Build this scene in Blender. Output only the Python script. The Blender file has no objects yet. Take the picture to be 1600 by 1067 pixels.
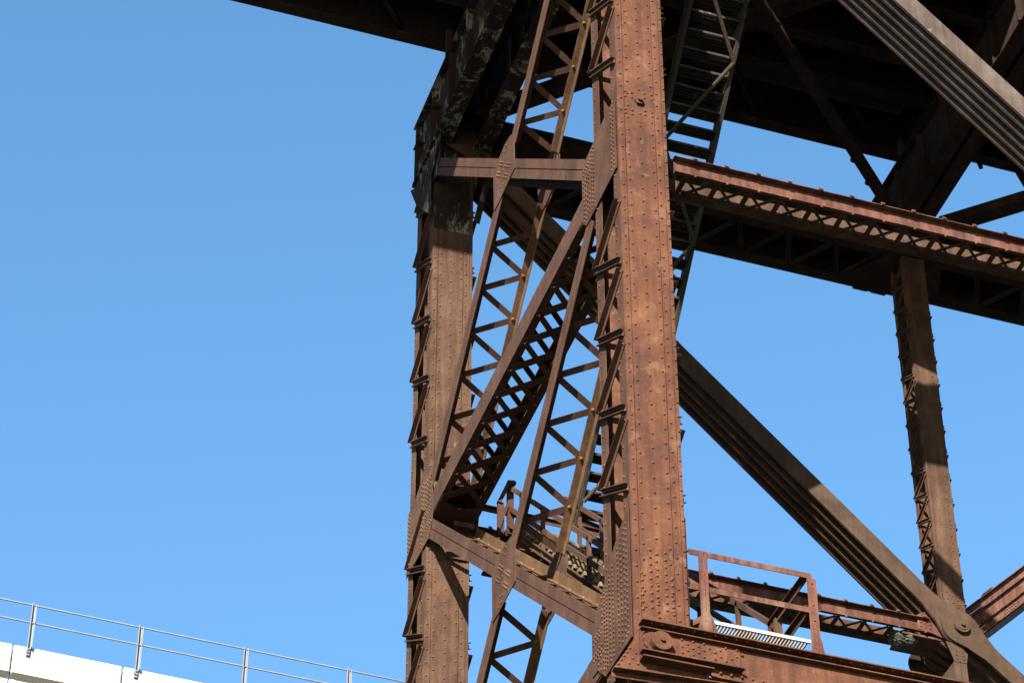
import bpy, bmesh, math, random
from mathutils import Vector
random.seed(7)
R = math.radians
scene = bpy.context.scene
COL = scene.collection

# ------------------------------------------------------------------ camera
CAM = Vector((-11.59887, -29.58448, -22.92249))
PITCH, HEAD, ROLL, F = 0.71278, 0.32449, -0.00058, 4758.73
cd = bpy.data.cameras.new("camera"); cam = bpy.data.objects.new("camera", cd); COL.objects.link(cam)
cam.location = CAM
cam.rotation_mode = 'XYZ'
from mathutils import Matrix
cam.rotation_euler = (Matrix.Rotation(-HEAD, 3, 'Z') @ Matrix.Rotation(PITCH + math.pi/2, 3, 'X') @ Matrix.Rotation(ROLL, 3, 'Z')).to_euler()
cd.sensor_width = 36; cd.lens = F / 1600 * 36
cd.clip_start = 0.5; cd.clip_end = 5000
scene.camera = cam

# ------------------------------------------------------------------ light
SUN = Vector((-0.677, -1.0, 0.544)).normalized()          # direction towards the sun
w = bpy.data.worlds.new("World"); scene.world = w; w.use_nodes = True
nt = w.node_tree; bg = nt.nodes['Background']
sky = nt.nodes.new('ShaderNodeTexSky'); sky.sky_type = 'NISHITA'; sky.sun_disc = False
elev = math.asin(SUN.z); az = math.atan2(SUN.x, SUN.y)
sky.sun_elevation = elev; sky.sun_rotation = az
sky.altitude = 0; sky.air_density = 1.0; sky.dust_density = 0.3; sky.ozone_density = 1.6
hs = nt.nodes.new('ShaderNodeHueSaturation'); hs.inputs['Saturation'].default_value = 1.20; hs.inputs['Hue'].default_value = .494; hs.inputs['Value'].default_value = 1.10
nt.links.new(sky.outputs[0], hs.inputs['Color']); nt.links.new(hs.outputs[0], bg.inputs[0]); bg.inputs[1].default_value = 0.052
sd = bpy.data.lights.new("sun", 'SUN'); sd.energy = 5.0; sd.angle = R(0.53); sd.color = (1.0, 0.95, 0.87)
so = bpy.data.objects.new("sun", sd); COL.objects.link(so)
so.rotation_euler = SUN.to_track_quat('Z', 'Y').to_euler(); so.location = (-30, -50, 40)
scene.view_settings.view_transform = 'Standard'; scene.view_settings.look = 'None'
scene.view_settings.exposure = 2.55; scene.view_settings.gamma = 1.0

# ------------------------------------------------------------------ materials
def _m(name):
    m = bpy.data.materials.new(name); m.use_nodes = True
    return m, m.node_tree, m.node_tree.nodes['Principled BSDF']
def noise(t, scale, detail=6, rough=.6, vec=None, dist=0.0):
    n = t.nodes.new('ShaderNodeTexNoise'); n.inputs['Scale'].default_value = scale
    n.inputs['Detail'].default_value = detail; n.inputs['Roughness'].default_value = rough
    n.inputs['Distortion'].default_value = dist
    if vec: t.links.new(vec, n.inputs['Vector'])
    return n.outputs['Fac']
def ramp(t, fac, stops):
    r = t.nodes.new('ShaderNodeValToRGB'); e = r.color_ramp.elements
    e[0].position, e[0].color = stops[0][0], (*stops[0][1], 1)
    e[1].position, e[1].color = stops[-1][0], (*stops[-1][1], 1)
    for p, c in stops[1:-1]:
        x = e.new(p); x.color = (*c, 1)
    t.links.new(fac, r.inputs[0]); return r.outputs[0]
def mix(t, fac, a, b):
    n = t.nodes.new('ShaderNodeMix'); n.data_type = 'RGBA'
    t.links.new(fac, n.inputs['Factor']) if not isinstance(fac, float) else setattr(n.inputs['Factor'], 'default_value', fac)
    for s, v in ((n.inputs[6], a), (n.inputs[7], b)):
        if isinstance(v, tuple): s.default_value = (*v, 1)
        else: t.links.new(v, s)
    return n.outputs[2]
W3 = lambda v: (v, v, v)
KA = .60
def rust(name, dark, mid, light, flake=None, amount=.5, streak=.5, rough=.82, fscale=1.6, k=1.0, soft=.035, spec=.12):
    sc = lambda c: tuple(x * KA * k for x in c)
    dark, mid, light = sc(dark), sc(mid), sc(light); flake = sc(flake) if flake else None
    m, t, b = _m(name)
    g = t.nodes.new('ShaderNodeNewGeometry'); pos = g.outputs['Position']
    c = ramp(t, noise(t, 1.7, 9, .68, pos), [(.33, dark), (.5, mid), (.68, light)])
    fine = ramp(t, noise(t, 28, 5, .7, pos), [(.3, W3(.72)), (.7, W3(1.18))])
    mm = t.nodes.new('ShaderNodeMix'); mm.data_type = 'RGBA'; mm.blend_type = 'MULTIPLY'; mm.inputs[0].default_value = .8
    t.links.new(c, mm.inputs[6]); t.links.new(fine, mm.inputs[7]); c = mm.outputs[2]
    mp = t.nodes.new('ShaderNodeMapping'); mp.inputs['Scale'].default_value = (9, 9, .55); t.links.new(pos, mp.inputs[0])
    st = ramp(t, noise(t, 1.0, 6, .6, mp.outputs[0]), [(.38, W3(1 - .42*streak)), (.62, W3(1 + .28*streak))])
    m2 = t.nodes.new('ShaderNodeMix'); m2.data_type = 'RGBA'; m2.blend_type = 'MULTIPLY'; m2.inputs[0].default_value = 1
    t.links.new(c, m2.inputs[6]); t.links.new(st, m2.inputs[7]); c = m2.outputs[2]
    if flake:
        mf = t.nodes.new('ShaderNodeMapping'); mf.inputs['Scale'].default_value = (1.5, 1.5, .5) if name == 'peeling_paint' else (1, 1, .8); t.links.new(pos, mf.inputs[0])
        f1 = noise(t, fscale, 12, .76, mf.outputs[0], .3)
        msk = ramp(t, f1, [(amount, W3(0)), (amount + soft, W3(1))])
        c = mix(t, msk, c, flake)
    t.links.new(c, b.inputs['Base Color'])
    b.inputs['Roughness'].default_value = min(.95, rough + .08); b.inputs['Specular IOR Level'].default_value = spec
    bp = t.nodes.new('ShaderNodeBump'); bp.inputs['Strength'].default_value = .35; bp.inputs['Distance'].default_value = .01
    t.links.new(noise(t, 22, 6, .65, pos), bp.inputs['Height']); t.links.new(bp.outputs[0], b.inputs['Normal'])
    return m
M = {}
M['orange'] = rust('orange_rust', (.044, .0185, .0115), (.075, .0285, .0148), (.104, .045, .0215), (.125, .070, .042), .54, .55, fscale=3.8, soft=.16)
M['brown'] = rust('brown_rust', (.036, .0165, .0100), (.054, .0250, .0148), (.074, .037, .022), (.10, .055, .026), .68, .4)
M['tan'] = rust('ochre_rust', (.050, .0255, .0120), (.080, .042, .0190), (.110, .061, .0290), (.15, .10, .055), .70, .4)
M['post'] = rust('mottled_rust', (.040, .0205, .0122), (.062, .0322, .0185), (.080, .046, .0285), (.16, .145, .12), .64, .7, fscale=4, soft=.10)
M['red'] = rust('red_rust', (.054, .0175, .0125), (.084, .034, .0225), (.108, .054, .038), (.12, .09, .05), .60, 1.0, soft=.12)
M['bar'] = rust('smooth_rust', (.034, .0190, .0120), (.050, .0285, .0175), (.064, .040, .026), None, .5, .3)
M['silver'] = rust('grey_rust', (.050, .034, .026), (.068, .049, .039), (.088, .068, .058), (.13, .13, .125), .60, .5)
M['sooty'] = rust('sooty_steel', (.016, .011, .0088), (.027, .0170, .0125), (.040, .0255, .019), (.07, .062, .05), .67, .5, spec=.04)
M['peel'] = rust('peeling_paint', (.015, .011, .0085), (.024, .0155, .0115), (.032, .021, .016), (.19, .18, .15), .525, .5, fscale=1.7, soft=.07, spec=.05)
M['green'] = rust('green_grey_paint', (.05, .060, .045), (.07, .082, .062), (.09, .095, .075), (.07, .03, .018), .62, .5)
M['stair'] = rust('weathered_stair', (.020, .0150, .011), (.032, .0235, .0165), (.048, .036, .025), (.13, .105, .07), .60, .3)
for k_, c_ in (('orange', (.108, .039, .017)), ('brown', (.088, .042, .024)), ('post', (.110, .055, .030)), ('tan', (.13, .070, .032)), ('red', (.13, .05, .03))):
    M['rivet_' + k_] = rust('rivet_heads_' + k_, tuple(x*.6 for x in c_), c_, tuple(x*1.3 for x in c_), None, .5, .2)
def plain(name, c, rough=.5, metal=0.0, var=.15):
    c = tuple(x*.42 for x in c)
    m, t, b = _m(name)
    g = t.nodes.new('ShaderNodeNewGeometry')
    c2 = ramp(t, noise(t, 6, 6, .6, g.outputs['Position']), [(.3, tuple(x*(1-var) for x in c)), (.7, tuple(min(.95, x*(1+var)) for x in c))])
    t.links.new(c2, b.inputs['Base Color']); b.inputs['Roughness'].default_value = rough; b.inputs['Metallic'].default_value = metal
    return m
M['galvgrey2'] = plain('galvanised', (.62, .63, .62), .45, .3)
M['galvgrey'] = plain('galvanised_rail', (.24, .255, .28), .5, .2)
M['cream'] = plain('pale_grating', (.46, .43, .37), .6)
M['tread'] = rust('serrated_treads', (.06, .042, .022), (.11, .080, .044), (.17, .130, .080), None, .5, .3)
M['nest'] = rust('rough_clump', (.028, .027, .021), (.05, .048, .038), (.08, .076, .062), None, .5, .2, .95)
def concrete():
    m, t, b = _m('pale_concrete')
    g = t.nodes.new('ShaderNodeNewGeometry'); pos = g.outputs['Position']
    c = ramp(t, noise(t, 1.3, 9, .65, pos), [(.32, (.24, .23, .195)), (.62, (.30, .29, .255))])
    mp = t.nodes.new('ShaderNodeMapping'); mp.inputs['Scale'].default_value = (5, 5, .5); t.links.new(pos, mp.inputs[0])
    s = ramp(t, noise(t, 1, 5, .6, mp.outputs[0]), [(.56, W3(0)), (.74, W3(.45))])
    c = mix(t, s, c, (.22, .195, .15))
    t.links.new(c, b.inputs['Base Color']); b.inputs['Roughness'].default_value = .9
    bp = t.nodes.new('ShaderNodeBump'); bp.inputs['Strength'].default_value = .2; bp.inputs['Distance'].default_value = .02
    t.links.new(noise(t, 9, 8, .7, pos), bp.inputs['Height']); t.links.new(bp.outputs[0], b.inputs['Normal'])
    return m
M['conc'] = concrete()
M['soffit'] = plain('stained_concrete', (.24, .19, .15), .9, 0, .3)
M['timber'] = plain('creosoted_timber', (.035, .027, .02), .9, 0, .3)
M['ground'] = plain('dark_river', (.07, .075, .06), .12, 0, .35)

# ------------------------------------------------------------------ mesh builder
class MB:
    def __init__(s): s.v = []; s.f = []; s.rv = set()
    def add(s, vs, fs):
        o = len(s.v); s.v += [tuple(v) for v in vs]; s.f += [tuple(i + o for i in f) for f in fs]
    def box(s, x0, x1, y0, y1, z0, z1):
        s.add([(x0,y0,z0),(x1,y0,z0),(x1,y1,z0),(x0,y1,z0),(x0,y0,z1),(x1,y0,z1),(x1,y1,z1),(x0,y1,z1)],
              [(0,3,2,1),(4,5,6,7),(0,1,5,4),(1,2,6,5),(2,3,7,6),(3,0,4,7)]); return s
    def bar(s, p, q, u, wd, t, cu=0.0, cv=0.0):
        """box from p to q; wd along u (made square to the axis), t along axis x u; cu, cv shift the section"""
        p = Vector(p); q = Vector(q); d = (q - p).normalized(); u = Vector(u); u = (u - d * u.dot(d)).normalized(); v = d.cross(u)
        P = []
        for a in (p, q):
            for i, j in ((-1,-1),(1,-1),(1,1),(-1,1)):
                P.append(a + u * (cu + i * wd / 2) + v * (cv + j * t / 2))
        s.add(P, [(0,3,2,1),(4,5,6,7),(0,1,5,4),(1,2,6,5),(2,3,7,6),(3,0,4,7)]); return s
    def ang(s, p, q, u, v, lu, lv, t=.012):
        """angle section, corner on p-q; legs lu along u and lv along v"""
        p = Vector(p); q = Vector(q); d = (q - p).normalized(); u = Vector(u); u = (u - d * u.dot(d)).normalized()
        v = Vector(v); v = (v - d * v.dot(d)); v = (v - u * v.dot(u)).normalized()
        def pr(a0, a1, b0, b1):
            P = [a + u * x + v * y for a in (p, q) for x, y in ((a0,b0),(a1,b0),(a1,b1),(a0,b1))]
            s.add(P, [(0,3,2,1),(4,5,6,7),(0,1,5,4),(1,2,6,5),(2,3,7,6),(3,0,4,7)])
        pr(0, lu, 0, t); pr(0, t, t, lv); return s
    def plate(s, ax, c, t, poly):
        """extruded polygon on the plane ax = c .. c + t"""
        k = 'XYZ'.index(ax); n = len(poly)
        def mk(a, b, cc):
            r = [a, b]; r.insert(k, cc); return tuple(r)
        vs = [mk(a, b, c) for a, b in poly] + [mk(a, b, c + t) for a, b in poly]
        s.add(vs, [tuple(range(n)), tuple(range(2*n - 1, n - 1, -1))] + [(i, (i+1) % n, n + (i+1) % n, n + i) for i in range(n)]); return s
    def rivet(s, p, n, r=.027, h=.020):
        p = Vector(p); n = Vector(n).normalized(); a = n.orthogonal().normalized(); b = n.cross(a); K = 7
        vs = []
        for rr, hh in ((r, 0), (r*.66, h*.80)):
            for i in range(K):
                th = 2*math.pi*i/K; vs.append(p + a*(rr*math.cos(th)) + b*(rr*math.sin(th)) + n*hh)
        vs.append(p + n*h)
        f = []
        for i in range(K):
            j = (i+1) % K; f.append((i, j, K+j, K+i)); f.append((K+i, K+j, 2*K))
        n0 = len(s.f); s.add(vs, f); s.rv.update(range(n0, len(s.f)))
    def rline(s, p, q, n, pitch, r=.022):
        p = Vector(p); q = Vector(q); L = (q - p).length; k = max(1, int(L / pitch + .5))
        for i in range(k + 1): s.rivet(p + (q - p) * (i / k), n, r)
        return s
    def tube(s, pts, r, K=8, cap=True):
        pts = [Vector(p) for p in pts]; o = len(s.v); vs = []; fs = []
        for i, p in enumerate(pts):
            d = (pts[min(i+1, len(pts)-1)] - pts[max(i-1, 0)]).normalized()
            a = d.cross(Vector((0, 0, 1))); a = a.normalized() if a.length > .05 else Vector((1, 0, 0)); b = d.cross(a).normalized()
            for k in range(K):
                th = 2*math.pi*k/K; vs.append(p + a*(r*math.cos(th)) + b*(r*math.sin(th)))
        for i in range(len(pts)-1):
            for k in range(K):
                fs.append((i*K+k, i*K+(k+1) % K, (i+1)*K+(k+1) % K, (i+1)*K+k))
        if cap: fs += [tuple(range(K-1, -1, -1)), tuple((len(pts)-1)*K+k for k in range(K))]
        s.add(vs, fs); return s
    def disc(s, c, r, y0, y1, K=28, ax='Y'):
        k = 'XYZ'.index(ax); poly = [(c[0] + r*math.cos(2*math.pi*i/K), c[1] + r*math.sin(2*math.pi*i/K)) for i in range(K)]
        return s.plate(ax, y0, y1 - y0, poly)
    def build(s, name, mat, parent=None, label=None, smooth=False):
        me = bpy.data.meshes.new(name); me.from_pydata(s.v, [], s.f); me.materials.append(M[mat] if isinstance(mat, str) else mat)
        if s.rv and isinstance(mat, str) and 'rivet_' + mat in M:
            me.materials.append(M['rivet_' + mat])
            for i in s.rv: me.polygons[i].material_index = 1
        bm = bmesh.new(); bm.from_mesh(me); bmesh.ops.recalc_face_normals(bm, faces=bm.faces); bm.to_mesh(me); bm.free()
        if smooth:
            for p in me.polygons: p.use_smooth = True
        o = bpy.data.objects.new(name, me); COL.objects.link(o)
        if parent: o.parent = parent
        if label: o['label'] = label
        return o
def thing(name, label, cat, loc=(0, 0, 0), group=None):
    o = bpy.data.objects.new(name, None); COL.objects.link(o); o['label'] = label; o['category'] = cat
    if group: o['group'] = group
    return o
def tag(o, label, cat, group=None):
    o['label'] = label; o['category'] = cat
    if group: o['group'] = group
    return o

# ------------------------------------------------------------------ frame of the bridge (metres)
# X runs along the trusses, Y from the near truss to the far truss, Z up; z = 0 is the low joint of the near column
S, L, H = 9.38, 9.352, 8.361
WC, DC = .75, 1.035
YA, YB = .64, 9.64
BR = thing('railway_bridge', 'huge rust-brown riveted steel railway bridge with pinned eyebars and a dark deck overhead', 'bridge')

def column(x0, wd, y0, dp, zb, zt, mat, period, phase, label, rivcols, pitch=.253, lace_skip=(), seams=True, inner=True, lacew=.10, rr=.02, bars=None, extra=()):
    b = MB(); fw = MB(); cas = []
    for p_, r_ in extra: b.rivet(p_, (0, -1, 0), r_)
    x1 = x0 + wd; y1 = y0 + dp
    lg = .26 if dp > .8 else .11
    # near and far webs
    b.box(x0 + .012, x1 - .012, y0 + .014, y0 + .03, zb, zt)
    fw.box(x0 + .012, x1 - .012, y1 - .03, y1 - .014, zb, zt)
    if seams:
        for a, c in ((0, .135), (.148, .765), (.778, .925), (.932, 1.0)):
            e = .0 if c < .95 else -.01
            b.box(x0 + a*wd, x0 + c*wd, y0 + e, y0 + .0139, zb, zt)
            fw.box(x0 + a*wd, x0 + c*wd, y1 - .0139, y1, zb, zt)
    else:
        b.box(x0, x0 + .11*wd, y0, y0 + .0139, zb, zt); b.box(x0 + .13*wd, x1, y0 + .002, y0 + .0139, zb, zt)
        fw.box(x0, x1, y1 - .0139, y1, zb, zt)
    # side legs of the corner angles
    for xx in (x0, x1 - .012):
        for ya_, yb_ in ((y0 + .0301, y0 + lg), (y1 - lg, y1 - .0301)):
            ca = MB(); ca.box(xx, xx + .012, ya_, yb_, zb, zt); zz_ = zb + .12
            if xx == x0 and inner:
                while zz_ < zt: ca.rivet((x0, (ya_ + yb_)/2 + .05, zz_), (-1, 0, 0), .02); zz_ += pitch
            cas.append(ca)
    z = zb + .05; k = 0
    while z < zt - .03:
        for i, (u, st) in enumerate(rivcols):
            b.rivet((x0 + u*wd, y0 - (.01 if u > .93 else 0), z + (pitch/2 if st else 0)), (0, -1, 0), rr)
        if inner:
            for u in (.16, .4, .62, .86):
                fw.rivet((x0 + u*wd, y1 - .03, z + (pitch/2 if u in (.16, .62) else 0)), (0, -1, 0), rr)
        z += pitch
    z = zb + .05
    while z < zt:
        z += 99
    o = b.build('column', mat, BR, label); fw.build('far_web', mat, o)
    for ca in cas: ca.build('corner_angle', 'brown' if mat == 'orange' else mat, o)
    # lacing of outward-turned angles on both open sides; the side in view bar by bar
    l = {-1: MB(), 1: MB()}
    z = phase
    lm = 'brown' if mat != 'sooty' else mat
    while z > zb + period: z -= period
    while z < zt - .25:
        if not any(a < z < c for a, c in lace_skip):
            yn, yf = y0 + .05, y1 - .05
            for sx, xf in ((-1, x0 - .002), (1, x1 + .002)):
                za, zb2, zc = z, z + period*.44, z + period*.52
                jit = random.uniform(-.012, .012)
                one = bars and sx < 0 and bars[0] < z < bars[1]
                for kk in (0, 1):
                    t = MB() if one else l[sx]
                    if kk == 0:
                        hw = lacew*1.35
                        t.ang((xf, yn - .02, za + jit), (xf, yf + .02, zb2 - jit), (0, 0, 1), (sx, 0, 0), hw*.5, lacew*.6)
                        t.ang((xf, yn - .02, za + jit + hw), (xf, yf + .02, zb2 - jit + hw), (0, 0, -1), (sx, 0, 0), hw*.499, lacew*.6)
                    else: t.ang((xf, yf + .02, zc), (xf, yn - .02, za + period*.93 + jit), (0, 0, -1), (sx, 0, 0), lacew, lacew*.9)
                    ends = ((yn, za + .035), (yf, zb2 + .035)) if kk == 0 else ((yf, zc), (yn, za + period*.93 - .04))
                    for yy, z_ in ends:
                        p = (xf + sx*.012, yy, z_)
                        t.rivet(p, (sx, 0, 0), .024, .02)
                        t.rivet((p[0], yy + .06*(1 if yy < y0 + dp/2 else -1), z_), (sx, 0, 0), .02, .018)
                    if one: t.build('lacing_bar', lm, o)
        else:
            for q_ in (-1, 1):
                if l[q_].v: l[q_].build('lacing', lm, o); l[q_] = MB()
        z += period
    for q_ in (-1, 1):
        if l[q_].v: l[q_].build('lacing', lm, o)
    return o

EXA = []
for i in range(9):
    for j, u in enumerate((.16, .3, .44, .58, .72)):
        if i < 6 or j in (1, 2, 3): EXA.append(((u*WC + .02*(j % 2), -.001, .02 + i*.115 + .05*(j % 2)), .027))
for zz in (9.05, 9.13, 9.4, 9.5):
    for u in (.3, .57, .16, .72): EXA.append(((u*WC, -.001, zz + .05*(u > .4) - .05), .025))
RC = [(.065, 0), (.205, 1), (.455, 0), (.705, 1), (.825, 0), (.965, 1)]
GROUND = -24.6
colA = column(0, WC, 0, DC, -.62, 19.2, 'orange', 1.352, 1.93, 'broad orange-rusted riveted column nearest the camera', RC,
              lace_skip=((7.3, 8.95), (-1.5, .85)), rr=.024, bars=(0, 12.5), extra=EXA)
colB = column(0, WC, S, DC, -8.6, 17.0, 'post', 1.38, 5.80, 'brown riveted column at left, darkened at its top', [(.05, 0), (.2, 1), (.455, 0), (.71, 1), (.83, 0)],
              lace_skip=((7.2, 9.0), (-1.1, .4)), rr=.022, bars=(4, 15.5))
MB().disc((.335, 9.29), .075, -.05, 0, 6).disc((.335, 9.29), .035, -.09, -.05, 12).build('bolt', 'tan', colA)

# post under the far truss' second joint
CX = L + WC/2
colC = column(CX - .232, .464, S, .555, H - .5, 17.02, 'post', .566, 12.25, 'slimmer post of the far truss at right, crossed by shadows',
              [(.77, 0)], pitch=.17, seams=False, inner=False, lacew=.06, rr=.016, bars=(9, 16.6), extra=[((CX - .2 + j*.1, S - .001, 8.55 + i*.075), .016) for i in range(7) for j in range(5) if (i + j) % 2])
colC2 = column(CX - .232, .464, 0, .555, -.6, 17.02, 'post', .566, 12.25, None, [(.77, 0)], pitch=.34, seams=False, inner=False, lacew=.06, rr=.014)

b = MB()
for a, c in ((.002, .133), (.150, .763), (.780, .923)):
    b.box(a*WC, c*WC, S - .004, S - .0005, 14.15, 16.98)
    b.box(a*WC, c*WC, S - .004, S - .0005, 14.15, 16.98)
z = -8.55
b = MB()  # dark base colour paints in the deck's shade; pale flakes are peeling paint
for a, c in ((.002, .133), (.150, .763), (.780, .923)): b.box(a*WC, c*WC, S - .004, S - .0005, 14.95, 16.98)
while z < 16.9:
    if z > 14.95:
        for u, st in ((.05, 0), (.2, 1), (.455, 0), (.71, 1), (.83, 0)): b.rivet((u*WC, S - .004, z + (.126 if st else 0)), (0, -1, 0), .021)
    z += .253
b.build('shade_and_paint', 'peel', colB, 'upper face with deck shade painted dark, and peeling pale paint')

# ------------------------------------------------------------------ gusset plates on the left and right sides of columns A and B
def gusset(poly, riv, mat='brown', par=None, right=True):
    for sx in ((-1, 1) if right else (-1,)):
        xx = -.030 if sx < 0 else WC + .018
        b = MB().plate('X', xx, .012, poly)
        xr = xx if sx < 0 else xx + .012
        for (a, c, n) in riv:
            a = Vector((xr, *a)); c = Vector((xr, *c))
            for i in range(n): b.rivet(a + (c - a)*(i/max(1, n-1)), (sx, 0, 0), .021, .02)
        b.build('gusset_plate', mat, par or BR)
g_mid = [(.06, 7.89), (.05, 9.28), (.27, 9.32), (.77, 9.29), (1.06, 9.24), (1.36, 9.2), (1.5, 9.02), (1.5, 8.03), (1.34, 7.87), (1.1, 7.87)]
rv = [((.13, 7.95), (.13, 9.2), 15), ((.22, 7.98), (.22, 9.22), 15), ((.98, 7.95), (.98, 9.15), 15), ((1.07, 7.95), (1.07, 9.15), 15)]
rv += [((1.17 + .08*i, 8.0), (1.17 + .08*i, 8.62 + (.08 if i < 3 else 0)), 8) for i in range(4)]
rv += [((1.14, zz), (1.42, zz), 5) for zz in (8.72, 8.80, 8.96, 9.04)]
gusset(g_mid, rv, 'brown', colA)
g_low = [(.03, -.42), (.02, 1.66), (.34, 1.53), (.67, 1.34), (1.07, .98), (1.41, .67), (1.49, .6), (1.5, -.1), (1.3, -.12), (1.01, -.4)]
rv = [((yy, -.3), (yy, 1.45 - .7*max(0, yy - .2)), 20) for yy in (.13, .22, .34, .46, .66, .78, .9, .98)]
rv += [((1.12, zz), (1.42, zz - .0), 5) for zz in (.1, .18, .36, .44)] + [((1.06 + .09*i, -.25 + .05*i), (1.06 + .09*i, .02), 3) for i in range(3)] + [((1.08, .5), (1.08, 1.0), 6)]
gusset(g_low, rv, 'brown', colA)
g_b = [(9.40, 7.72), (9.19, 7.71), (9.0, 7.94), (8.95, 8.19), (9.0, 8.6), (9.2, 9.08), (9.62, 9.3), (9.82, 9.2), (10.0, 9.13), (10.4, 9.1), (10.44, 7.75)]
rv = [((9.5, 7.8), (9.5, 9.1), 15), ((9.6, 7.8), (9.6, 9.1), 15), ((10.28, 7.85), (10.28, 9.0), 14), ((10.38, 7.85), (10.38, 9.0), 14)]
rv += [((9.1 + .09*i, 8.45), (9.1 + .09*i, 9.0), 7) for i in range(4)] + [((9.05, zz), (9.35, zz), 5) for zz in (7.98, 8.06, 8.24, 8.32)]
gusset(g_b, rv, 'post', colB)
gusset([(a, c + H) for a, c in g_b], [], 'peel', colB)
gusset([(a, c - H) for a, c in g_b], rv[:4] and [((a[0], a[1]-H), (c[0], c[1]-H), n) for a, c, n in rv[:4]], 'post', colB)

# ------------------------------------------------------------------ sway bracing (planes X = 0 and X = .75, laced together)
XL, XR = -.014, WC + .014
def brace(pa, pb, wd, cut=None, mat='brown', matr='tan', ext0=.75, ext1=.75, slit=True, pitch=.75, lace_side=1, label=None, n0=None, n1=None):
    """diagonal from pa to pb, both (Y, Z)"""
    A = Vector((0, *pa)); B = Vector((0, *pb)); d = (B - A).normalized(); n = Vector((0, -d.z, d.y))
    if n.y > 0: n = -n                                   # n points to the camera's side
    Ln = (B - A).length
    segs = [(ext0, Ln - ext1)] if not cut else [(ext0, Ln/2 - cut), (Ln/2 + cut, Ln - ext1)]
    h = wd/2; LG = .11
    for s0, s1 in segs:
        objs = []
        for X, sx in ((XL, 1), (XR, -1)):
            m_ = MB(); p = A + d*s0; q = A + d*s1; o = Vector((X, 0, 0))
            for e in (-1, 1):
                m_.ang(p + o + n*(e*.0085), q + o + n*(e*.0085), n*e, (sx, 0, 0), h - .0085, LG, .012)
            ss = s0 + .12 + (pitch/2 if sx < 0 else 0)
            while ss < s1:
                for e in (-1, 1): m_.rivet(A + d*ss + Vector((X + sx*.07, 0, 0)) + n*(e*.0205), n*e, .03, .028)
                ss += pitch
            objs.append(m_)
        o = objs[0].build('sway_brace', mat, BR, label); label = None
        objs[1].build('inner_chord', matr, o)
        lc = MB(); s = s0 + .12; i = 0
        while s + .1 < s1:
            a = A + d*s; c = A + d*min(s + pitch/2, s1)
            x0, x1 = (XL + .04, XR - .04) if i % 2 == 0 else (XR - .04, XL + .04)
            lc.bar(Vector((x0, a.y, a.z)), Vector((x1, c.y, c.z)), d, .10, .010, 0, .002*(i % 2))
            s += pitch/2; i += 1
        lc.build('lacing', mat, o)
    return o
brace((YA, 0), (YB, H), .33, label='long diagonal brace running down right to the foot of the near column')
brace((YA, H), (YB, 0), .36, cut=.45, label='steep laced brace below the middle gusset')
brace((YA, H), (YB, 2*H), .33, matr='sooty', label='diagonal brace that looks level, just under the deck')
brace((YA, 2*H), (YB, H), .36, cut=.45, label='steep laced brace rising out of the top of the picture')
brace((YA, -H), (YB, 0), .33); brace((YA, 0), (YB, -H), .36, cut=.45)
# crossing plates
def xplate(yc, zc, par):
    poly = [(-.02, .52), (-.30, .46), (-.50, .34), (-.52, -.5), (-.2, -.52), (.28, -.54), (.56, -.52), (.60, .36), (.36, .47)]
    riv = []
    for a_ in (-1, 1):
        for n_ in (-1, 1):
            for k in (0, 1):
                e = n_*(.065 + .055*k)
                p0, p1 = a_*.13, a_*.37
                riv.append(((.08 + p0*.7 - e*.7, p0*.7 + e*.7 - .03), (.08 + p1*.7 - e*.7, p1*.7 + e*.7 - .03), 5))
    riv += [((.0, .32), (.16, .22), 2), ((-.05, .42), (.1, .42), 2), ((.1, -.35), (.22, -.3), 2), ((.15, -.45), (.3, -.45), 2), ((.02, .0), (.12, .0), 2)]
    for sx in (-1, 1):
        xx = XL - .016 if sx < 0 else XR + .002
        b = MB().plate('X', xx, .012, [(yc + a, zc + c) for a, c in poly])
        for a, c, n in riv:
            a = Vector((xx if sx < 0 else xx + .012, yc + a[0] - .04, zc + a[1])); c = Vector((a.x, yc + c[0] - .04, zc + c[1]))
            for i in range(n): b.rivet(a + (c - a)*(i/max(1, n-1)), (sx, 0, 0), .021, .02)
        b.build('crossing_plate', 'brown', BR)
xplate(5.18, 4.18, BR); xplate(5.2, 12.62, BR)

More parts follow.
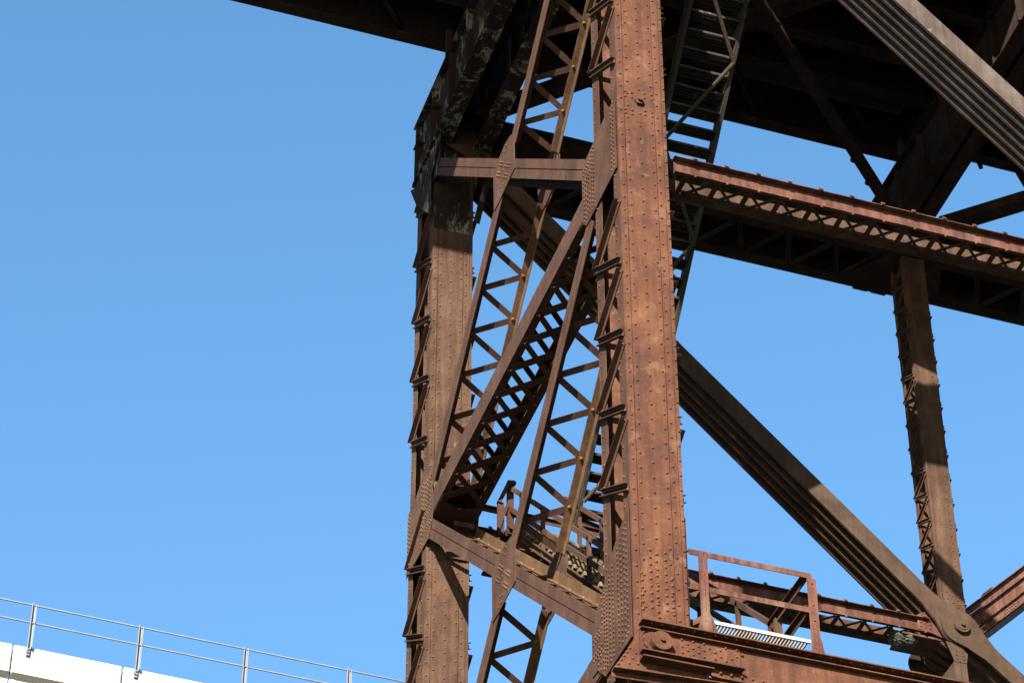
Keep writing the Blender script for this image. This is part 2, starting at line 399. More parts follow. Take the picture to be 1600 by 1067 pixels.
def strut_y(zc, dep, mat, label=None, x0=XL, x1=XR, ya=.9, yb=9.35, node=.69, y_first=4.41, endplates=True):
    """level transverse strut with double lacing on its top and bottom"""
    b_ = MB(); c_ = MB()
    zb, zt = zc - dep/2, zc + dep/2
    for X, sx, b in ((x0, 1, b_), (x1, -1, c_)):
        xa, xb = sorted((X, X + sx*.014))
        b.box(xa, xb, ya, yb, zb, zt)
        for zz, s_ in ((zb, 1), (zt, -1)):
            xa, xb = sorted((X + sx*.0141, X + sx*.13)); za, zc_ = sorted((zz, zz + s_*.014)); b.box(xa, xb, ya, yb, za, zc_)
    y0 = y_first
    while y0 - node > ya + .9: y0 -= node
    o = b_.build('transverse_strut', mat, BR, label); c_.build('inner_chord', mat, o)
    for zz, s_ in ((zb - .010, -1), (zt + .010, 1)):
        l = MB(); y = y0
        while y + node < yb - .75:
            l.bar((x0 + .06, y + node, zz), (x1 - .06, y, zz), (0, 0, 1), .012, .135)
            l.bar((x0 + .06, y, zz + s_*.012), (x1 - .06, y + node, zz + s_*.012), (0, 0, 1), .010, .10)
            if s_ < 0:
                l.ang((x0 + .06, y + node + .045, zz + .014), (x1 - .06, y + .045, zz + .014), (0, 0, 1), (0, 1, 0), .07, .01)
                l.rivet((x0 + .07, y, zz - .02), (0, 0, -1), .026, .03); l.rivet((x1 - .07, y, zz - .02), (0, 0, -1), .026, .03)
            y += node
        l.build('lacing', mat, o)
    if endplates:
        for zz in (zb - .03, zt + .02):
            MB().plate('Z', zz, .012, [(x0 + .01, yb - .0), (x0 + .01, yb - .85), (x0 + .14, yb - .68), (x0 + .39, yb - .58), (x1 - .14, yb - .66), (x1 - .01, yb - .8), (x1 - .01, yb)]).build('batten_plate', mat if mat == 'sooty' else 'brown', o)
            MB().plate('Z', zz, .012, [(x0 + .01, ya), (x0 + .01, ya + .85), (x0 + .14, ya + .68), (x0 + .39, ya + .6), (x1 - .14, ya + .68), (x1 - .01, ya + .85), (x1 - .01, ya)]).build('batten_plate', mat if mat == 'sooty' else 'brown', o)
    return o
strut_y(8.36, .44, 'brown', 'steep double-laced strut linking the two columns')
strut_y(0.0, .44, 'brown')
strut_y(-H, .44, 'brown', yb=9.35)
# seat angles on the face of the far column where the strut lands
b = MB(); b.box(.36, .72, 9.0, 9.02, 7.95, 8.05); b.box(.36, .72, 9.02, S - .005, 7.95, 7.962)
for u in (.42, .53, .64): b.rivet((u, 9.0, 8.0), (0, -1, 0), .02)
b.build('seat_angle', 'post', colB)
b = MB(); b.box(.33, .72, S - .05, S - .005, 7.52, 7.68)
for u in (.42, .53, .64): b.rivet((u, S - .05, 7.6), (0, -1, 0), .02)
b.build('seat_angle', 'post', colB)

# ------------------------------------------------------------------ struts along the trusses
def long_strut(xa, xb, y0, zb, mat, label=None, mat2='red'):
    b = MB(); c = MB(); l = MB(); zt = zb + .25
    b.box(xa, xb, y0, y0 + .016, zb, zt)
    b.box(xa - .02, xb, y0 - .105, y0 + .016, zt + .0005, zt + .014); b.box(xa, xb, y0 - .06, y0 - .0005, zb - .012, zb + .002)
    x_ = xa + .3
    while x_ < xb:
        b.bar((x_, y0 - .125, zt - .005), (x_, y0 - .09, zt + .055), (1, 0, 0), .055, .03)
        b.rivet((x_ + .02, y0 - .05, zb - .012), (0, 0, -1), .026, .03)
        x_ += .5
    c.box(xa, xb, y0 + .37, y0 + .382, zb, zb + .235); c.box(xa, xb, y0 + .3825, y0 + .52, zb - .012, zb + .001)
    x_ = xa + .18; i = 0
    while x_ + .5 < xb:
        z1 = zb - .022
        l.bar((x_, y0 - .02, z1), (x_, y0 + .46, z1), (0, 0, 1), .012, .08)
        l.bar((x_ + .02, y0 + .02, z1 - .012), (x_ + .46, y0 + .44, z1 - .012), (0, 0, 1), .010, .045)
        l.bar((x_ + .46, y0 + .02, z1 + .012), (x_ + .02, y0 + .44, z1 + .012), (0, 0, 1), .010, .055)
        x_ += .5
    o = b.build('longitudinal_strut', mat, BR, label); c.build('far_channel', mat2, o); l.build('lacing', 'brown', o)
    return o
long_strut(.86, 2*L + 3, .03, 8.02, 'red', 'pinkish red laced strut at mid height on the right', 'post')
ls = long_strut(.80, L - .15, S + .04, 8.02, 'red', 'lower laced strut leading to the big pin', 'post')
b = MB().plate('Y', S + .0, .014, [(9.0, 8.36), (9.15, 8.45), (9.45, 8.30), (9.62, 8.05), (9.55, 7.92), (9.3, 8.0), (8.98, 8.06)])
for i in range(3):
    for j in range(3): b.rivet((9.04 + .085*i, S, 8.12 + .085*j - .01*i), (0, -1, 0), .02)
b.box(8.7, 9.5, S + .05, S + .6, 7.93, 7.97)
b.build('gusset_plate', 'red', ls)

# deep laced beams at the upper joints
def deep_beam(xa, xb, y0, dp, zb, zt, mat, label=None, posts=()):
    b = MB(); l = MB(); y1 = y0 + dp
    b.box(xa, xb, y0, y0 + .016, zb, zt); b.box(xa, xb, y1 - .016, y1, zb, zt)
    for yy, s_ in ((y0, 1), (y1, -1)):
        a, c = sorted((yy - s_*.12, yy + s_*.14)); b.box(xa, xb, a, c, zb - .014, zb - .0005); b.box(xa, xb, a, c, zt + .0005, zt + .014)
    o = b.build('deep_beam', mat, BR, label)
    x_ = xa + .2; i = 0
    while x_ < xb - 1:
        if not any(abs(x_ + .25 - p) < .75 for p in posts):
            l.ang((x_, y0 + .08, zb - .02), (x_ + .36, y1 - .08, zb - .02), (1, 0, 0), (0, 0, -1), .1, .06)
            l.ang((x_ + .40, y1 - .08, zb - .024), (x_ + .96, y0 + .08, zb - .024), (1, 0, 0), (0, 0, 1), .09, .05)
        elif l.v: l.build('lacing', mat, o); l = MB()
        x_ += 1.0
    if l.v: l.build('lacing', mat, o)
    b = MB()
    for p in posts:
        b = MB(); b.plate('Z', zb - .024, .009, [(p - 1.15, y1 - .02), (p - .62, y0 + .02), (p + .62, y0 + .02), (p + 1.0, y1 - .02)]); b.build('batten_plate', mat, o)
    return o
deep_beam(-.1, 2.6*L, S, DC, 17.04, 17.95, 'sooty', 'dark deep laced beam behind the red strut', posts=(CX, CX + L))
deep_beam(-2.1, 2.6*L, .05, DC - .1, 17.02, 18.3, 'sooty', None, posts=(CX, CX + L))  # out-of-view end added past the near column to shade the far eyebars

# ------------------------------------------------------------------ eyebars
def eyebars(xa, za, xb, zb_, ys, wd=.36, t=.045, mats=('bar',), label=None, hr=.33):
    out = None
    for i, y in enumerate(ys):
        b = MB(); A = Vector((xa, y, za)); B = Vector((xb, y, zb_)); d = (B - A).normalized(); n = Vector((-d.z, 0, d.x))
        Ln = (B - A).length
        # outline: head arc - shank - head arc, with a smooth flare
        N = 12; top = []
        prof = [(0 + hr*math.cos(a), hr*math.sin(a)) for a in [math.pi*(.98 - .62*k/N) for k in range(N+1)]]
        prof = [(x_, y_) for x_, y_ in prof]
        h = wd/2
        fl = [(hr*.55, hr*.86), (hr*.95, hr*.70), (hr*1.4, h + (hr-h)*.28), (hr*1.9, h + .01), (hr*2.4, h)]
        prof = prof + fl
        up = [(Ln*0 + a, c) for a, c in prof]
        up2 = [(Ln - a, c) for a, c in reversed(prof)]
        full = up + up2; low = [(a, -c) for a, c in reversed(full)]
        pts = full + low
        vs = [A + d*a + n*c + Vector((0, -t/2, 0)) for a, c in pts] + [A + d*a + n*c + Vector((0, t/2, 0)) for a, c in pts]
        k = len(pts)
        b.add(vs, [tuple(range(k)), tuple(range(2*k-1, k-1, -1))] + [(j, (j+1) % k, k + (j+1) % k, k + j) for j in range(k)])
        o = b.build('eyebar', mats[0] if i == 0 else mats[-1], BR, label if i == 0 else None)
    return o
ZP = 8.13; ZT = 17.32
eyebars(.40, ZT, CX, ZP, [S - .10 + .19*i for i in range(5)], mats=('bar', 'bar'), label='nearest of the parallel eyebars sloping from the far column down to the pin', hr=.37)
eyebars(.40, ZT + .08, CX, ZP + .08, [-.12 + .15*i for i in range(6)], wd=.37, mats=('silver', 'silver'), label='nearest bar of the parallel eyebars crossing the upper right corner')
eyebars(CX, ZP, CX + L, ZP - 9.19 + .9, [S - .155, S + .12, S + .5, S + .75], wd=.34, mats=('bar', 'tan'), hr=.36)
eyebars(CX, ZP, CX + L, ZP - 9.19 + .9, [.0, .3, .6], wd=.34, mats=('bar',), hr=.36)
# the pin itself
p = MB().disc((CX, ZP), .145, S - .25, S + 1.1)
p.disc((CX, ZP), .10, S - .262, S - .251)
p.disc((CX, ZP), .042, S - .30, S - .262, 10)
p.build('pin', 'bar', BR, 'round pin cap holding the eyebars at right')
MB().disc((CX - .2, 7.95), .34, S + .84, S + .9).build('pin_plate', 'sooty', BR)
# short hanger below the pin
b = MB().plate('Y', S - .11, .014, [(9.44, 7.82), (9.57, 7.42), (9.80, 7.42), (9.84, 7.62), (9.70, 7.78)])
for i in range(2):
    for j in range(3): b.rivet((9.62 + .13*i, S - .11, 7.48 + .085*j), (0, -1, 0), .016)
b.box(9.56, 9.675, S - .10, S - .085, -1, 7.44); b.box(9.685, 9.80, S - .10, S - .085, -1, 7.44)
b.box(9.56, 9.575, S - .085, S + .4, -1, 7.42); b.box(9.785, 9.80, S - .085, S + .4, -1, 7.42)
b.build('hanger', 'bar', BR, 'narrow hanger below the big pin')

# upper diagonal from the pin to the right
def channel_diag(xa, za, xb, zb_, y0, mat, label=None):
    b = MB(); A = Vector((xa, y0, za)); B = Vector((xb, y0, zb_)); d = (B - A).normalized(); n = Vector((-d.z, 0, d.x))
    h = .27
    b.bar(A, B, n, .30, .016, 0, 0)
    for s_ in (-1, 1):
        b.ang(A + n*(h*s_), B + n*(h*s_), -n*s_, (0, -1, 0), .11, .09, .014); b.ang(A + n*(.10*s_), B + n*(.10*s_), n*s_, (0, -1, 0), .05, .07, .012)
        b.bar(A, B, (0, 1, 0), .55, .014, .25, s_*-(h + .012)) if s_ > 0 else None
    b.bar(A + Vector((0, .5, 0)), B + Vector((0, .5, 0)), n, .5, .016)
    for s_ in (-1, 1):
        for i in range(2):
            for k in range(4):
                b.rivet(A + d*(.95 + .07*k + (.1 if s_ < 0 else 0)) + n*(s_*(.17 + .05*i)) + Vector((0, -.016, 0)), (0, -1, 0), .018)
    q = A + n*(h + .02) + d*.85; b.bar(q, q + d*.25, (0, 1, 0), .2, .02)
    b.build('diagonal_post', mat, BR, label)
channel_diag(CX + .30, ZP + .29, CX + L, ZP + .3 + .98*(L - .3), S + .20, 'red', 'red laced strut rising to the right from the pin')

# ------------------------------------------------------------------ the near bottom chord and its joint with column A
ch = MB()
x1 = L + 1.0
ch.box(.03, x1, -.075, -.06, -.87, -.31)                       # web
ch.box(.03, x1, DC + .05, DC + .066, -.87, -.31)
ch.box(.025, x1, -.22, -.0605, -.305, -.285)                   # top flange
ch.box(.03, x1, -.16, -.0755, -.385, -.37)                    # angle under it
ch.box(1.43, x1, -.09, -.0755, -.90, -.77)                     # lower angle, vertical leg
ch.box(1.0, x1, -.12, DC + .2, -.915, -.902)                   # bottom plate
xx = .10
while xx < x1:
    ch.rivet((xx, -.0755, -.345), (0, -1, 0), .021); ch.rivet((xx + .07, -.17, -.305), (0, 0, -1), .02)
    if xx > 1.0: ch.rivet((xx, -.092, -.82), (0, -1, 0), .021)
    xx += .145
chord = ch.build('bottom_chord', 'orange', BR, 'heavy riveted bottom chord leaving the foot of the near column')
d = MB()
d.box(.03, 1.40, -.093, -.0761, -.72, -.386)
d.box(.02, 1.41, -.20, -.0765, -.755, -.735)
d.box(.02, .98, -.22, -.0765, -.865, -.845); d.box(.03, .97, -.093, -.0761, -.844, -.756)
rvs = []
for i in range(12):
    for j in range(3):
        X_ = .60 + .075*i; Z_ = -.42 - .10*j - (.05 if i % 2 else 0)
        if i > 4 and (i + j) % 3 == 0: continue
        rvs.append((X_, Z_))
for z_ in (-.42, -.5, -.6, -.68): rvs.append((.08, z_))
for X_, Z_ in rvs: d.rivet((X_, -.093, Z_), (0, -1, 0), .021)
d.build('doubler_plate', 'orange', chord)
p = MB().disc((.23, -.55), .155, -.12, -.094).disc((.29, -.57), .14, -.21, -.10, 32).disc((.29, -.57), .03, -.245, -.21, 10)
p.build('pin_cap', 'orange', chord, 'big round pin cap at the foot of the near column')
MB().box(.9, x1, -.05, DC + .04, -.900, -.885).build('underside_plate', 'green', chord)
g = MB().plate('Y', -.058, .014, [(-.03, -.53), (.04, -.60), (.04, -.80), (.98, -.80), (.95, -1.0), (.89, -1.04), (-.33, -1.10), (-.34, -1.05)])
for a, c, n in (((-.10, -.68), (-.30, -1.02), 6), ((-.02, -.74), (-.16, -1.0), 4), ((-.05, -1.0), (1.05, -.95), 10), ((.0, -.9), (.12, -.93), 2)):
    for i in range(n): g.rivet((a[0] + (c[0]-a[0])*i/(n-1), -.058, a[1] + (c[1]-a[1])*i/(n-1)), (0, -1, 0), .021)
g.ang((-.36, -.062, -1.09), (1.2, -.062, -1.01), (0, 0, -1), (0, -1, 0), .09, .12, .014)
g.build('gusset_plate', 'orange', chord)
b = MB()                                                        # what carries the joint, mostly below the picture
b.box(-.05, .85, .02, .04, -9.0, -1.15); b.box(-.05, -.03, .0401, .2, -9, -.62); b.box(.70, .9, .06, .9, -1.25, -.95)
b.build('lower_post', 'brown', BR)
b = MB(); b.box(-.05, .85, .98, 1.0, -9.0, -1.15); b.box(-.05, -.03, .85, .9799, -9, -.62); b.build('lower_post', 'brown', BR)

# ------------------------------------------------------------------ floor beams, laterals and deck
def floor_beam(xa, xb, ya, yb, zb, zt, mat, label=None, inn=.2):
    b = MB()
    for X, s_ in ((xa, 1), (xb, -1)):
        a, c = sorted((X, X + s_*.016)); b.box(a, c, ya, yb, zb, zt)
        a, c = sorted((X - s_*.14, X + s_*inn)); b.box(a, c, ya, yb, zb - .02, zb - .0005); b.box(a, c, ya, yb, zt + .0005, zt + .02)
        y = ya + .3
        while y < yb:
            a, c = sorted((X - s_*.0005, X - s_*.12)); b.box(a, c, y, y + .015, zb + .01, zt - .01)
            b.rline((X - s_*.0005 if s_ > 0 else X + .0005, y + .06, zb + .1), (X - s_*.0005 if s_ > 0 else X + .0005, y + .06, zt - .1), (-s_, 0, 0), .16, .022)
            y += 1.05
    b.box(xa + .02, xb - .02, yb - .016, yb, zb, zt)
    return b.build('floor_beam', mat, BR, label)
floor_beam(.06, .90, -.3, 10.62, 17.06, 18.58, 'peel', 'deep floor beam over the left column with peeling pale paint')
floor_beam(9.12, 9.54, -.3, 10.6, 17.06, 18.3, 'sooty', 'deep floor beam over the right post', .17)
floor_beam(8.85 + L, 9.65 + L, -.3, 10.6, 17.06, 19.0, 'sooty')
# knee plate under the floor beam end and hangers with peeling paint
b = MB()
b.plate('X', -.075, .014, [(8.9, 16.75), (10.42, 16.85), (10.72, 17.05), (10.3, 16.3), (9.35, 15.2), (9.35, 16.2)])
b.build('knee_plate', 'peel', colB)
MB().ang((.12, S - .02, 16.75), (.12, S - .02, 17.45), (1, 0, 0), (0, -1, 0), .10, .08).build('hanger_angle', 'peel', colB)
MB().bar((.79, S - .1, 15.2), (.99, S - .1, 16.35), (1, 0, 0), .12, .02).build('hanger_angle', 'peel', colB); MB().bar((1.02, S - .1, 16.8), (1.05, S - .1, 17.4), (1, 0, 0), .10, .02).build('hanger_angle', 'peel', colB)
def lateral(p, q, z=16.95, mat='sooty', name='lateral_brace', wd=.30, dp=.22):
    b = MB(); p = Vector((*p, z)); q = Vector((*q, z)); d = (q - p).normalized(); n = Vector((-d.y, d.x, 0))
    for s_ in (-1, 1):
        b.ang(p + n*(s_*wd/2), q + n*(s_*wd/2), -n*s_, (0, 0, 1), .12, dp, .014)
    b.bar(p, q, n, wd - .01, .012, 0, -.02)
    Ln = (q - p).length; s = .3; i = 0
    while s + .35 < Ln:
        b.bar(p + d*s + n*(.12*(1 if i % 2 else -1)) - Vector((0,0,.01)), p + d*(s + .35) - n*(.12*(1 if i % 2 else -1)) - Vector((0,0,.01)), (0, 0, 1), .012, .06); s += .35; i += 1
    return b.build(name, mat, BR)
lateral((.5, .4), (9.5, 8.95), wd=.2, dp=.12); lateral((.75, 8.75), (9.9, -.45), 17.4, 'sooty')
lateral((9.9, 8.4), (19.0, -.3)); lateral((9.8, .4), (18.9, 9.0), 16.72)
lateral((9.0, 5.2), (14, 9.9), 17.8)

X0, X1 = -26, 40
for k, y in enumerate((9.42, 7.9, 6.95, 5.6, 4.4, 3.1, 1.9, .8)):
    dk = MB(); xe = X1 if k else 9.9
    dk.box(X0, xe, y, y + .02, 19.75, 21.0); dk.box(X0, xe, y - .15, y + .10, 19.73, 19.7499)
    if not k: dk.box(9.9, X1, y, y + .02, 20.27, 21.0); dk.box(9.9, X1, y - .15, y + .10, 20.25, 20.2699)
    dk.build('deck_stringer', 'sooty', BR, 'dark edge of the deck along the far side' if k == 0 else None)
for k in range(-6, 9):
    if k in (0,): continue
    fb = MB(); xk = 4.9*k
    fb.box(xk, xk + .02, .9, 9.35, 19.95, 20.95); fb.box(xk - .1, xk + .12, .9, 9.35, 19.93, 19.949)
    fb.build('cross_girder', 'sooty', BR)
for k in range(-9, 12):
    xk = 2.45*k + .6
    MB().bar((xk, 8.05, 19.98), (xk + 1.1, 9.35, 19.98), (0, 0, 1), .1, .08).build('deck_bracing', 'sooty', BR)
MB().box(X0, X1, -.2, 9.75, 21.02, 21.4).build('deck_slab', 'timber', BR)
# near edge of the deck, which throws the long shadow on the far truss
ne = MB(); ne.box(X0, X1, -.38, -.34, 19.82, 21.45); ne.box(X0, X1, -.45, -.2, 19.80, 19.8199)
for k in range(0, 60):
    xk = X0 + 1.1*k; ne.box(xk, xk + .02, -.44, -.381, 19.83, 21.4)
ne.build('edge_girder', 'sooty', BR)
# posts that lift the deck off the beams
for px in (.1, .75, CX - .2, CX + .2, CX + L):
    for py in (.2, .9, S - .4):
        MB().box(px - .05, px + .05, py - .05, py + .05, 17.9, 19.75).build('deck_post', 'sooty', BR)
def sag(x0, x1, y, z, s_, n=14): return [(x0 + (x1-x0)*i/n, y, z - s_*4*(i/n)*(1-i/n)) for i in range(n+1)]
for a_ in ((-2, 5.2, -.05, 19.6, .9), (1.5, 6.5, .1, 19.4, .7)): MB().tube(sag(*a_), .03, 6).build('shadow_cable', 'sooty', BR)  # unseen cables, added to throw curved shadows on the right post
# masonry piers under the columns (below the picture)
for px, py in ((.37, .5), (.37, S + .5)):
    pr = MB()
    for k in range(8):
        a = 1.2 + .06*k; z0 = -9.0 - 1.95*(k+1); pr.box(px - a, px + a, py - a, py + a, z0 + .0, z0 + 1.95)
    pr.build('pier', 'soffit', BR)
MB().box(-.05, .8, S - .05, S + 1.08, -9.0, -8.6).build('bearing', 'brown', BR)
MB().box(-.1, .9, -.05, 1.08, -9.2, -8.99).build('bearing', 'brown', BR)

# ------------------------------------------------------------------ stairs
def flight(name, label, x0, x1, ya, za, yb, zb_, step, mat, rails=True, brace_=False, postgap=1.5, serr=False):
    t = thing(name, label, 'staircase', group=None)
    A = Vector((0, ya, za)); B = Vector((0, yb, zb_)); d = (B - A).normalized(); n = Vector((0, -d.z, d.y)); n = n if n.z > 0 else -n
    Ln = (B - A).length
    for X in (x0, x1 - .02):
        b = MB(); o = Vector((X, 0, 0))
        b.bar(A + o, B + o, n, .24 if not serr else .10, .016); s_ = 1 if X == x0 else -1
        b.bar(A + o, B + o, (1, 0, 0), .06, .012, -.03*s_ if X == x0 else .03, .118 if not serr else .05); b.bar(A + o, B + o, (1, 0, 0), .06, .012, -.03*s_ if X == x0 else .03, -.118 if not serr else -.05)
        b.build('stringer', mat, t)
    dz = abs(za - zb_); k = int(dz/step)
    for i in range(1, k):
        tr = MB()
        c = A + (B - A)*(i/k)
        sgn = 1 if yb > ya else -1
        if serr:                                              # serrated plank treads with deep zigzag edges
            m = int((x1 - x0)/.11)
            for q in range(m):
                xx = x0 + .03 + q*.11
                for r_, (oy, oz) in enumerate(((0, 0), (.055, .0))):
                    tr.box(xx + .05*r_, xx + .05*r_ + .062, c.y - .13 + oy, c.y + .03 + oy, c.z - .02, c.z + .055 - .012*r_)
            tr.build('tread', 'tread', t); continue
        for j in range(4):
            yy = c.y - .11 + .055*j
            tr.box(x0 + .02, x1 - .03, yy, yy + .036, c.z + .0, c.z + .03)
        tr.box(x0 + .02, x1 - .03, c.y - .123, c.y - .111, c.z - .02, c.z + .03)
        tr.box(x0 + .02, x1 - .03, c.y + .093, c.y + .105, c.z - .02, c.z + .03)
        tr.build('tread', mat, t)
    if rails:
        for X in (x0 - .03, x1 + .03):
            r = MB(); o = Vector((X, 0, 0))
            for hh in (.95, .50):
                r.ang(A + o + Vector((0, 0, hh)), B + o + Vector((0, 0, hh)), (0, 0, -1), (1, 0, 0), .075, .06, .01)
            s = .3
            while s < Ln:
                p = A + d*s + o; r.ang(p - Vector((0, 0, .12)), p + Vector((0, 0, .96)), (0, 1, 0), (1, 0, 0), .07, .06, .01); s += postgap
            r.build('handrail', 'brown' if name == 'lower_staircase' else mat, t)
    if brace_:
        r = MB(); s = .4; i = 0
        while s + 1.5 < Ln:
            a = A + d*s - n*.16; c = A + d*(s + 1.55) - n*.16
            xa, xb = (x1, x0) if i % 2 == 0 else (x0, x1)
            r.tube([(xa, a.y, a.z), (xb, c.y, c.z)], .035, 8)
            s += 1.55; i += 1
        r.build('under_brace', 'stair', t)
    return t
flight('lower_staircase', 'lower staircase with angle-iron handrails climbing behind the near column', 1.42, 2.38, .95, -.02, 9.25, 8.30, .22, 'brown', serr=True)
flight('upper_staircase', 'upper staircase descending from the dark deck just right of the near column', 2.44, 3.36, .9, 16.9, 8.85, 8.20, .235, 'stair', rails=False, brace_=True)
# landing on the far strut
ld = thing('stair_landing', 'grated landing with a bent angle-iron handrail at the head of the lower staircase', 'landing')
b = MB()
for i in range(22):
    yy = 9.28 + .06*i; b.box(1.35, 3.55, yy, yy + .035, 8.24, 8.28)
b.box(1.35, 3.55, 9.26, 9.275, 8.16, 8.29)
b.build('grating', 'stair', ld)
b = MB()
for (X, Y, za, zt) in ((1.2, 9.2, 8.1, 8.80), (1.37, 9.2, 8.2, 9.24), (3.5, 10.4, 8.2, 9.2)):
    b.ang((X, Y, za), (X, Y, zt), (1, 0, 0), (0, 1, 0), .11, .07, .01)
b.bar((1.21, 9.2, 8.77), (1.40, 9.2, 9.27), (0, 1, 0), .07, .07); b.bar((1.38, 9.22, 9.25), (1.46, 9.1, 9.18), (0, 0, 1), .08, .07)
b.ang((1.05, 9.6, 8.95), (3.5, 9.6, 8.92), (0, 0, -1), (0, -1, 0), .10, .07); b.ang((2.4, 9.6, 9.2), (3.5, 9.9, 9.2), (0, 0, -1), (0, -1, 0), .09, .07)
b.bar((1.2, 9.2, 8.2), (1.36, 9.2, 8.75), (0, 1, 0), .05, .05)
b.build('handrail', 'brown', ld)

# ------------------------------------------------------------------ inspection platform on the near chord
pf = thing('inspection_platform', 'small galvanised platform inside a rusty rail cage at the foot of the near column', 'platform')
g = MB()
g.box(.97, 2.42, -.075, -.05, -.05, .0); g.box(.97, 2.42, .9, .92, -.05, .0)
xx = .98
while xx < 2.41:
    g.box(xx, xx + .014, -.05, .9, -.04, -.005); xx += .045
g.build('grating', 'cream', pf)
def A_(b, p, q, u, v, lu=.085, lv=.07): b.ang(p, q, u, v, lu, lv, .011)
b = MB(); A_(b, (.76, -.08, 1.08), (2.50, -.08, 1.08), (0, 0, -1), (0, 1, 0), .085); b.build('top_rail', 'red', pf)
b = MB(); A_(b, (.76, -.08, .52), (2.46, -.08, .52), (0, 0, -1), (0, 1, 0), .085); b.build('middle_rail', 'red', pf)
b = MB(); b.box(.885, .945, -.10, -.09, -.28, 1.07); b.box(.965, 1.01, -.10, -.09, -.28, 1.07); b.box(.945, .957, -.10, -.03, -.28, 1.07)
b.plate('Y', -.105, .012, [(.82, -.28), (1.12, -.28), (1.06, -.03), (1.0, .1), (.9, .1)]); b.build('post', 'red', pf)
b = MB(); b.box(2.415, 2.545, -.105, -.093, -.28, .98); b.box(2.533, 2.545, -.093, .0, -.28, .98)
b.plate('Y', -.108, .012, [(2.40, -.28), (2.60, -.28), (2.56, .0), (2.50, .1), (2.43, .1)])
for zz in (.9, .55, .3): b.rivet((2.48, -.105, zz), (0, -1, 0), .018)
b.build('post', 'red', pf)
b = MB(); A_(b, (2.44, -.07, 1.07), (2.44, 1.15, 1.10), (0, 0, -1), (-1, 0, 0), .10, .07); b.build('end_rail', 'brown', pf); b = MB(); A_(b, (2.44, -.07, .55), (2.44, 1.0, .58), (0, 0, -1), (-1, 0, 0), .10, .07); b.build('end_rail', 'brown', pf)
b = MB(); A_(b, (2.40, .95, -.1), (2.40, .95, 1.05), (1, 0, 0), (0, 1, 0), .1, .07); b.build('post', 'tan', pf)
b = MB(); A_(b, (.95, -.05, 0), (.78, .5, .12), (0, 0, 1), (1, 0, 0)); b.build('brace', 'red', pf); b = MB(); A_(b, (1.1, 1.1, -.1), (1.1, 1.1, .9), (1, 0, 0), (0, 1, 0), .1, .07); b.build('brace', 'red', pf)
b = MB(); A_(b, (1.0, 1.0, .35), (1.75, 1.2, .05), (0, 0, -1), (0, 1, 0), .12, .07); A_(b, (1.75, 1.1, -.1), (1.75, 1.1, .55), (1, 0, 0), (0, 1, 0), .08, .07); b.build('brace', 'brown', pf)

# nest-like clump on the lower strut
bm = bmesh.new(); bmesh.ops.create_icosphere(bm, subdivisions=4, radius=1)
for v in bm.verts:
    r_ = 1 + .12*math.sin(7*v.co.x + 3*v.co.z) + random.uniform(-.07, .07); v.co = Vector((v.co.x*.27*r_, v.co.y*.2*r_, v.co.z*.15*r_))
me = bpy.data.meshes.new('nest'); bm.to_mesh(me); bm.free(); me.materials.append(M['nest'])
o = bpy.data.objects.new('nest', me); COL.objects.link(o); o.location = (8.80, S + .26, 7.93); o.rotation_euler = (0, R(8), 0)
tag(o, 'rough grey-green clump like a nest stuck under the lower strut near the pin', 'nest')

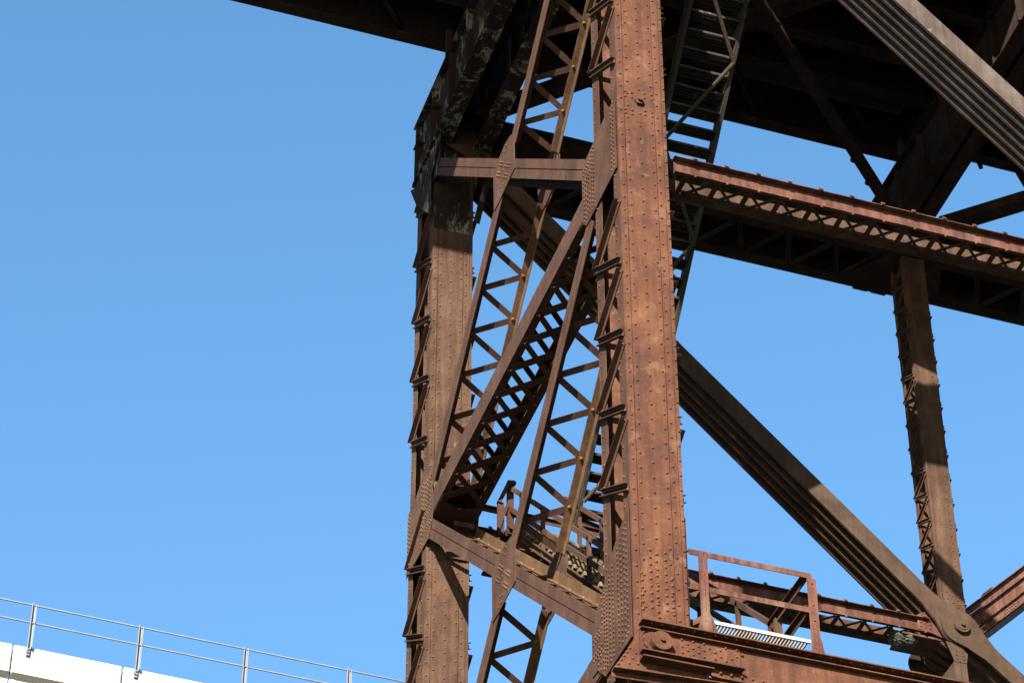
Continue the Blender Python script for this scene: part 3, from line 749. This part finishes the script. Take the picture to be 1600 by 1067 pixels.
# ------------------------------------------------------------------ the concrete viaduct beyond
YV = 16.0
SL = lambda x: -.0200*(x + 6.0)                                 # the viaduct falls gently to the right
vi = thing('concrete_viaduct', 'pale concrete viaduct parapet at the lower left, beyond the steel bridge', 'bridge')
PX = 2.02
for k in range(-10, 8):
    a = -5.74 + PX*k + .014; c = a + PX - .028
    b = MB(); ch_ = .025
    prof = [(0, 8.26), (0, 8.86 - ch_), (ch_, 8.86), (.26, 8.86), (.26, 8.0), (.16, 8.0), (.14, 8.215)]
    vs = []
    for xx, e in ((a, ch_), (a + ch_, 0), (c - ch_, 0), (c, ch_)):
        for (yy, zz) in prof: vs.append((xx, YV + yy + (e if yy == 0 else 0), zz + SL(xx) - (e if zz > 8.83 else 0)))
    n = len(prof); fs = [tuple(range(n)), tuple(range(4*n - 1, 3*n - 1, -1))]
    for i in range(3):
        for j in range(n): fs.append((i*n + j, i*n + (j+1) % n, (i+1)*n + (j+1) % n, (i+1)*n + j))
    b.add(vs, fs); b.build('parapet_panel', 'conc', vi)
b = MB(); b.bar((-50, YV + 4.7, 7.75 + SL(-50)), (40, YV + 4.7, 7.75 + SL(40)), (0, 1, 0), 8.8, .4)
for yy in (1.9, 6.6): b.bar((-50, YV + yy, 6.8 + SL(-50)), (40, YV + yy, 6.8 + SL(40)), (0, 1, 0), .8, 1.4)
b.build('deck', 'soffit', vi)
for px in (-40, -16, 22): MB().box(px, px + 1.6, YV + 1.5, YV + 7, GROUND, 6.0).build('pier', 'soffit', vi)
rl = thing('parapet_railing', 'thin galvanised two-rail fence bolted to the concrete parapet', 'railing')
for z_ in (9.74, 9.352):
    b = MB(); b.tube([(x_, YV - .05, z_ + SL(x_)*.98) for x_ in (-26, -12, 0, 11)], .017, 10); b.build('rail', 'galvgrey', rl, smooth=True)
for k in range(-9, 8):
    X = -5.46 + 1.99*k; q = SL(X); zt = 9.76 + q
    b = MB(); b.box(X - .045, X - .033, YV - .10, YV - .015, 8.68 + q, zt); b.box(X + .027, X + .04, YV - .10, YV - .015, 8.80 + q, zt - .02); b.box(X - .033, X + .027, YV - .04, YV - .03, 8.72 + q, zt - .04)
    b.box(X - .045, X + .012, YV - .06, YV - .0, 8.64 + q, 8.80 + q)
    b.rivet((X - .015, YV - .06, 8.69 + q), (0, -1, 0), .02, .03); b.rivet((X - .015, YV - .06, 8.76 + q), (0, -1, 0), .02, .03)
    b.build('post', 'galvgrey', rl)

# ------------------------------------------------------------------ ground far below
b = MB(); b.add([(-900, -900, GROUND), (900, -900, GROUND), (900, 900, GROUND), (-900, 900, GROUND)], [(0, 1, 2, 3)])
o = b.build('river_water', 'ground'); o['kind'] = 'structure'
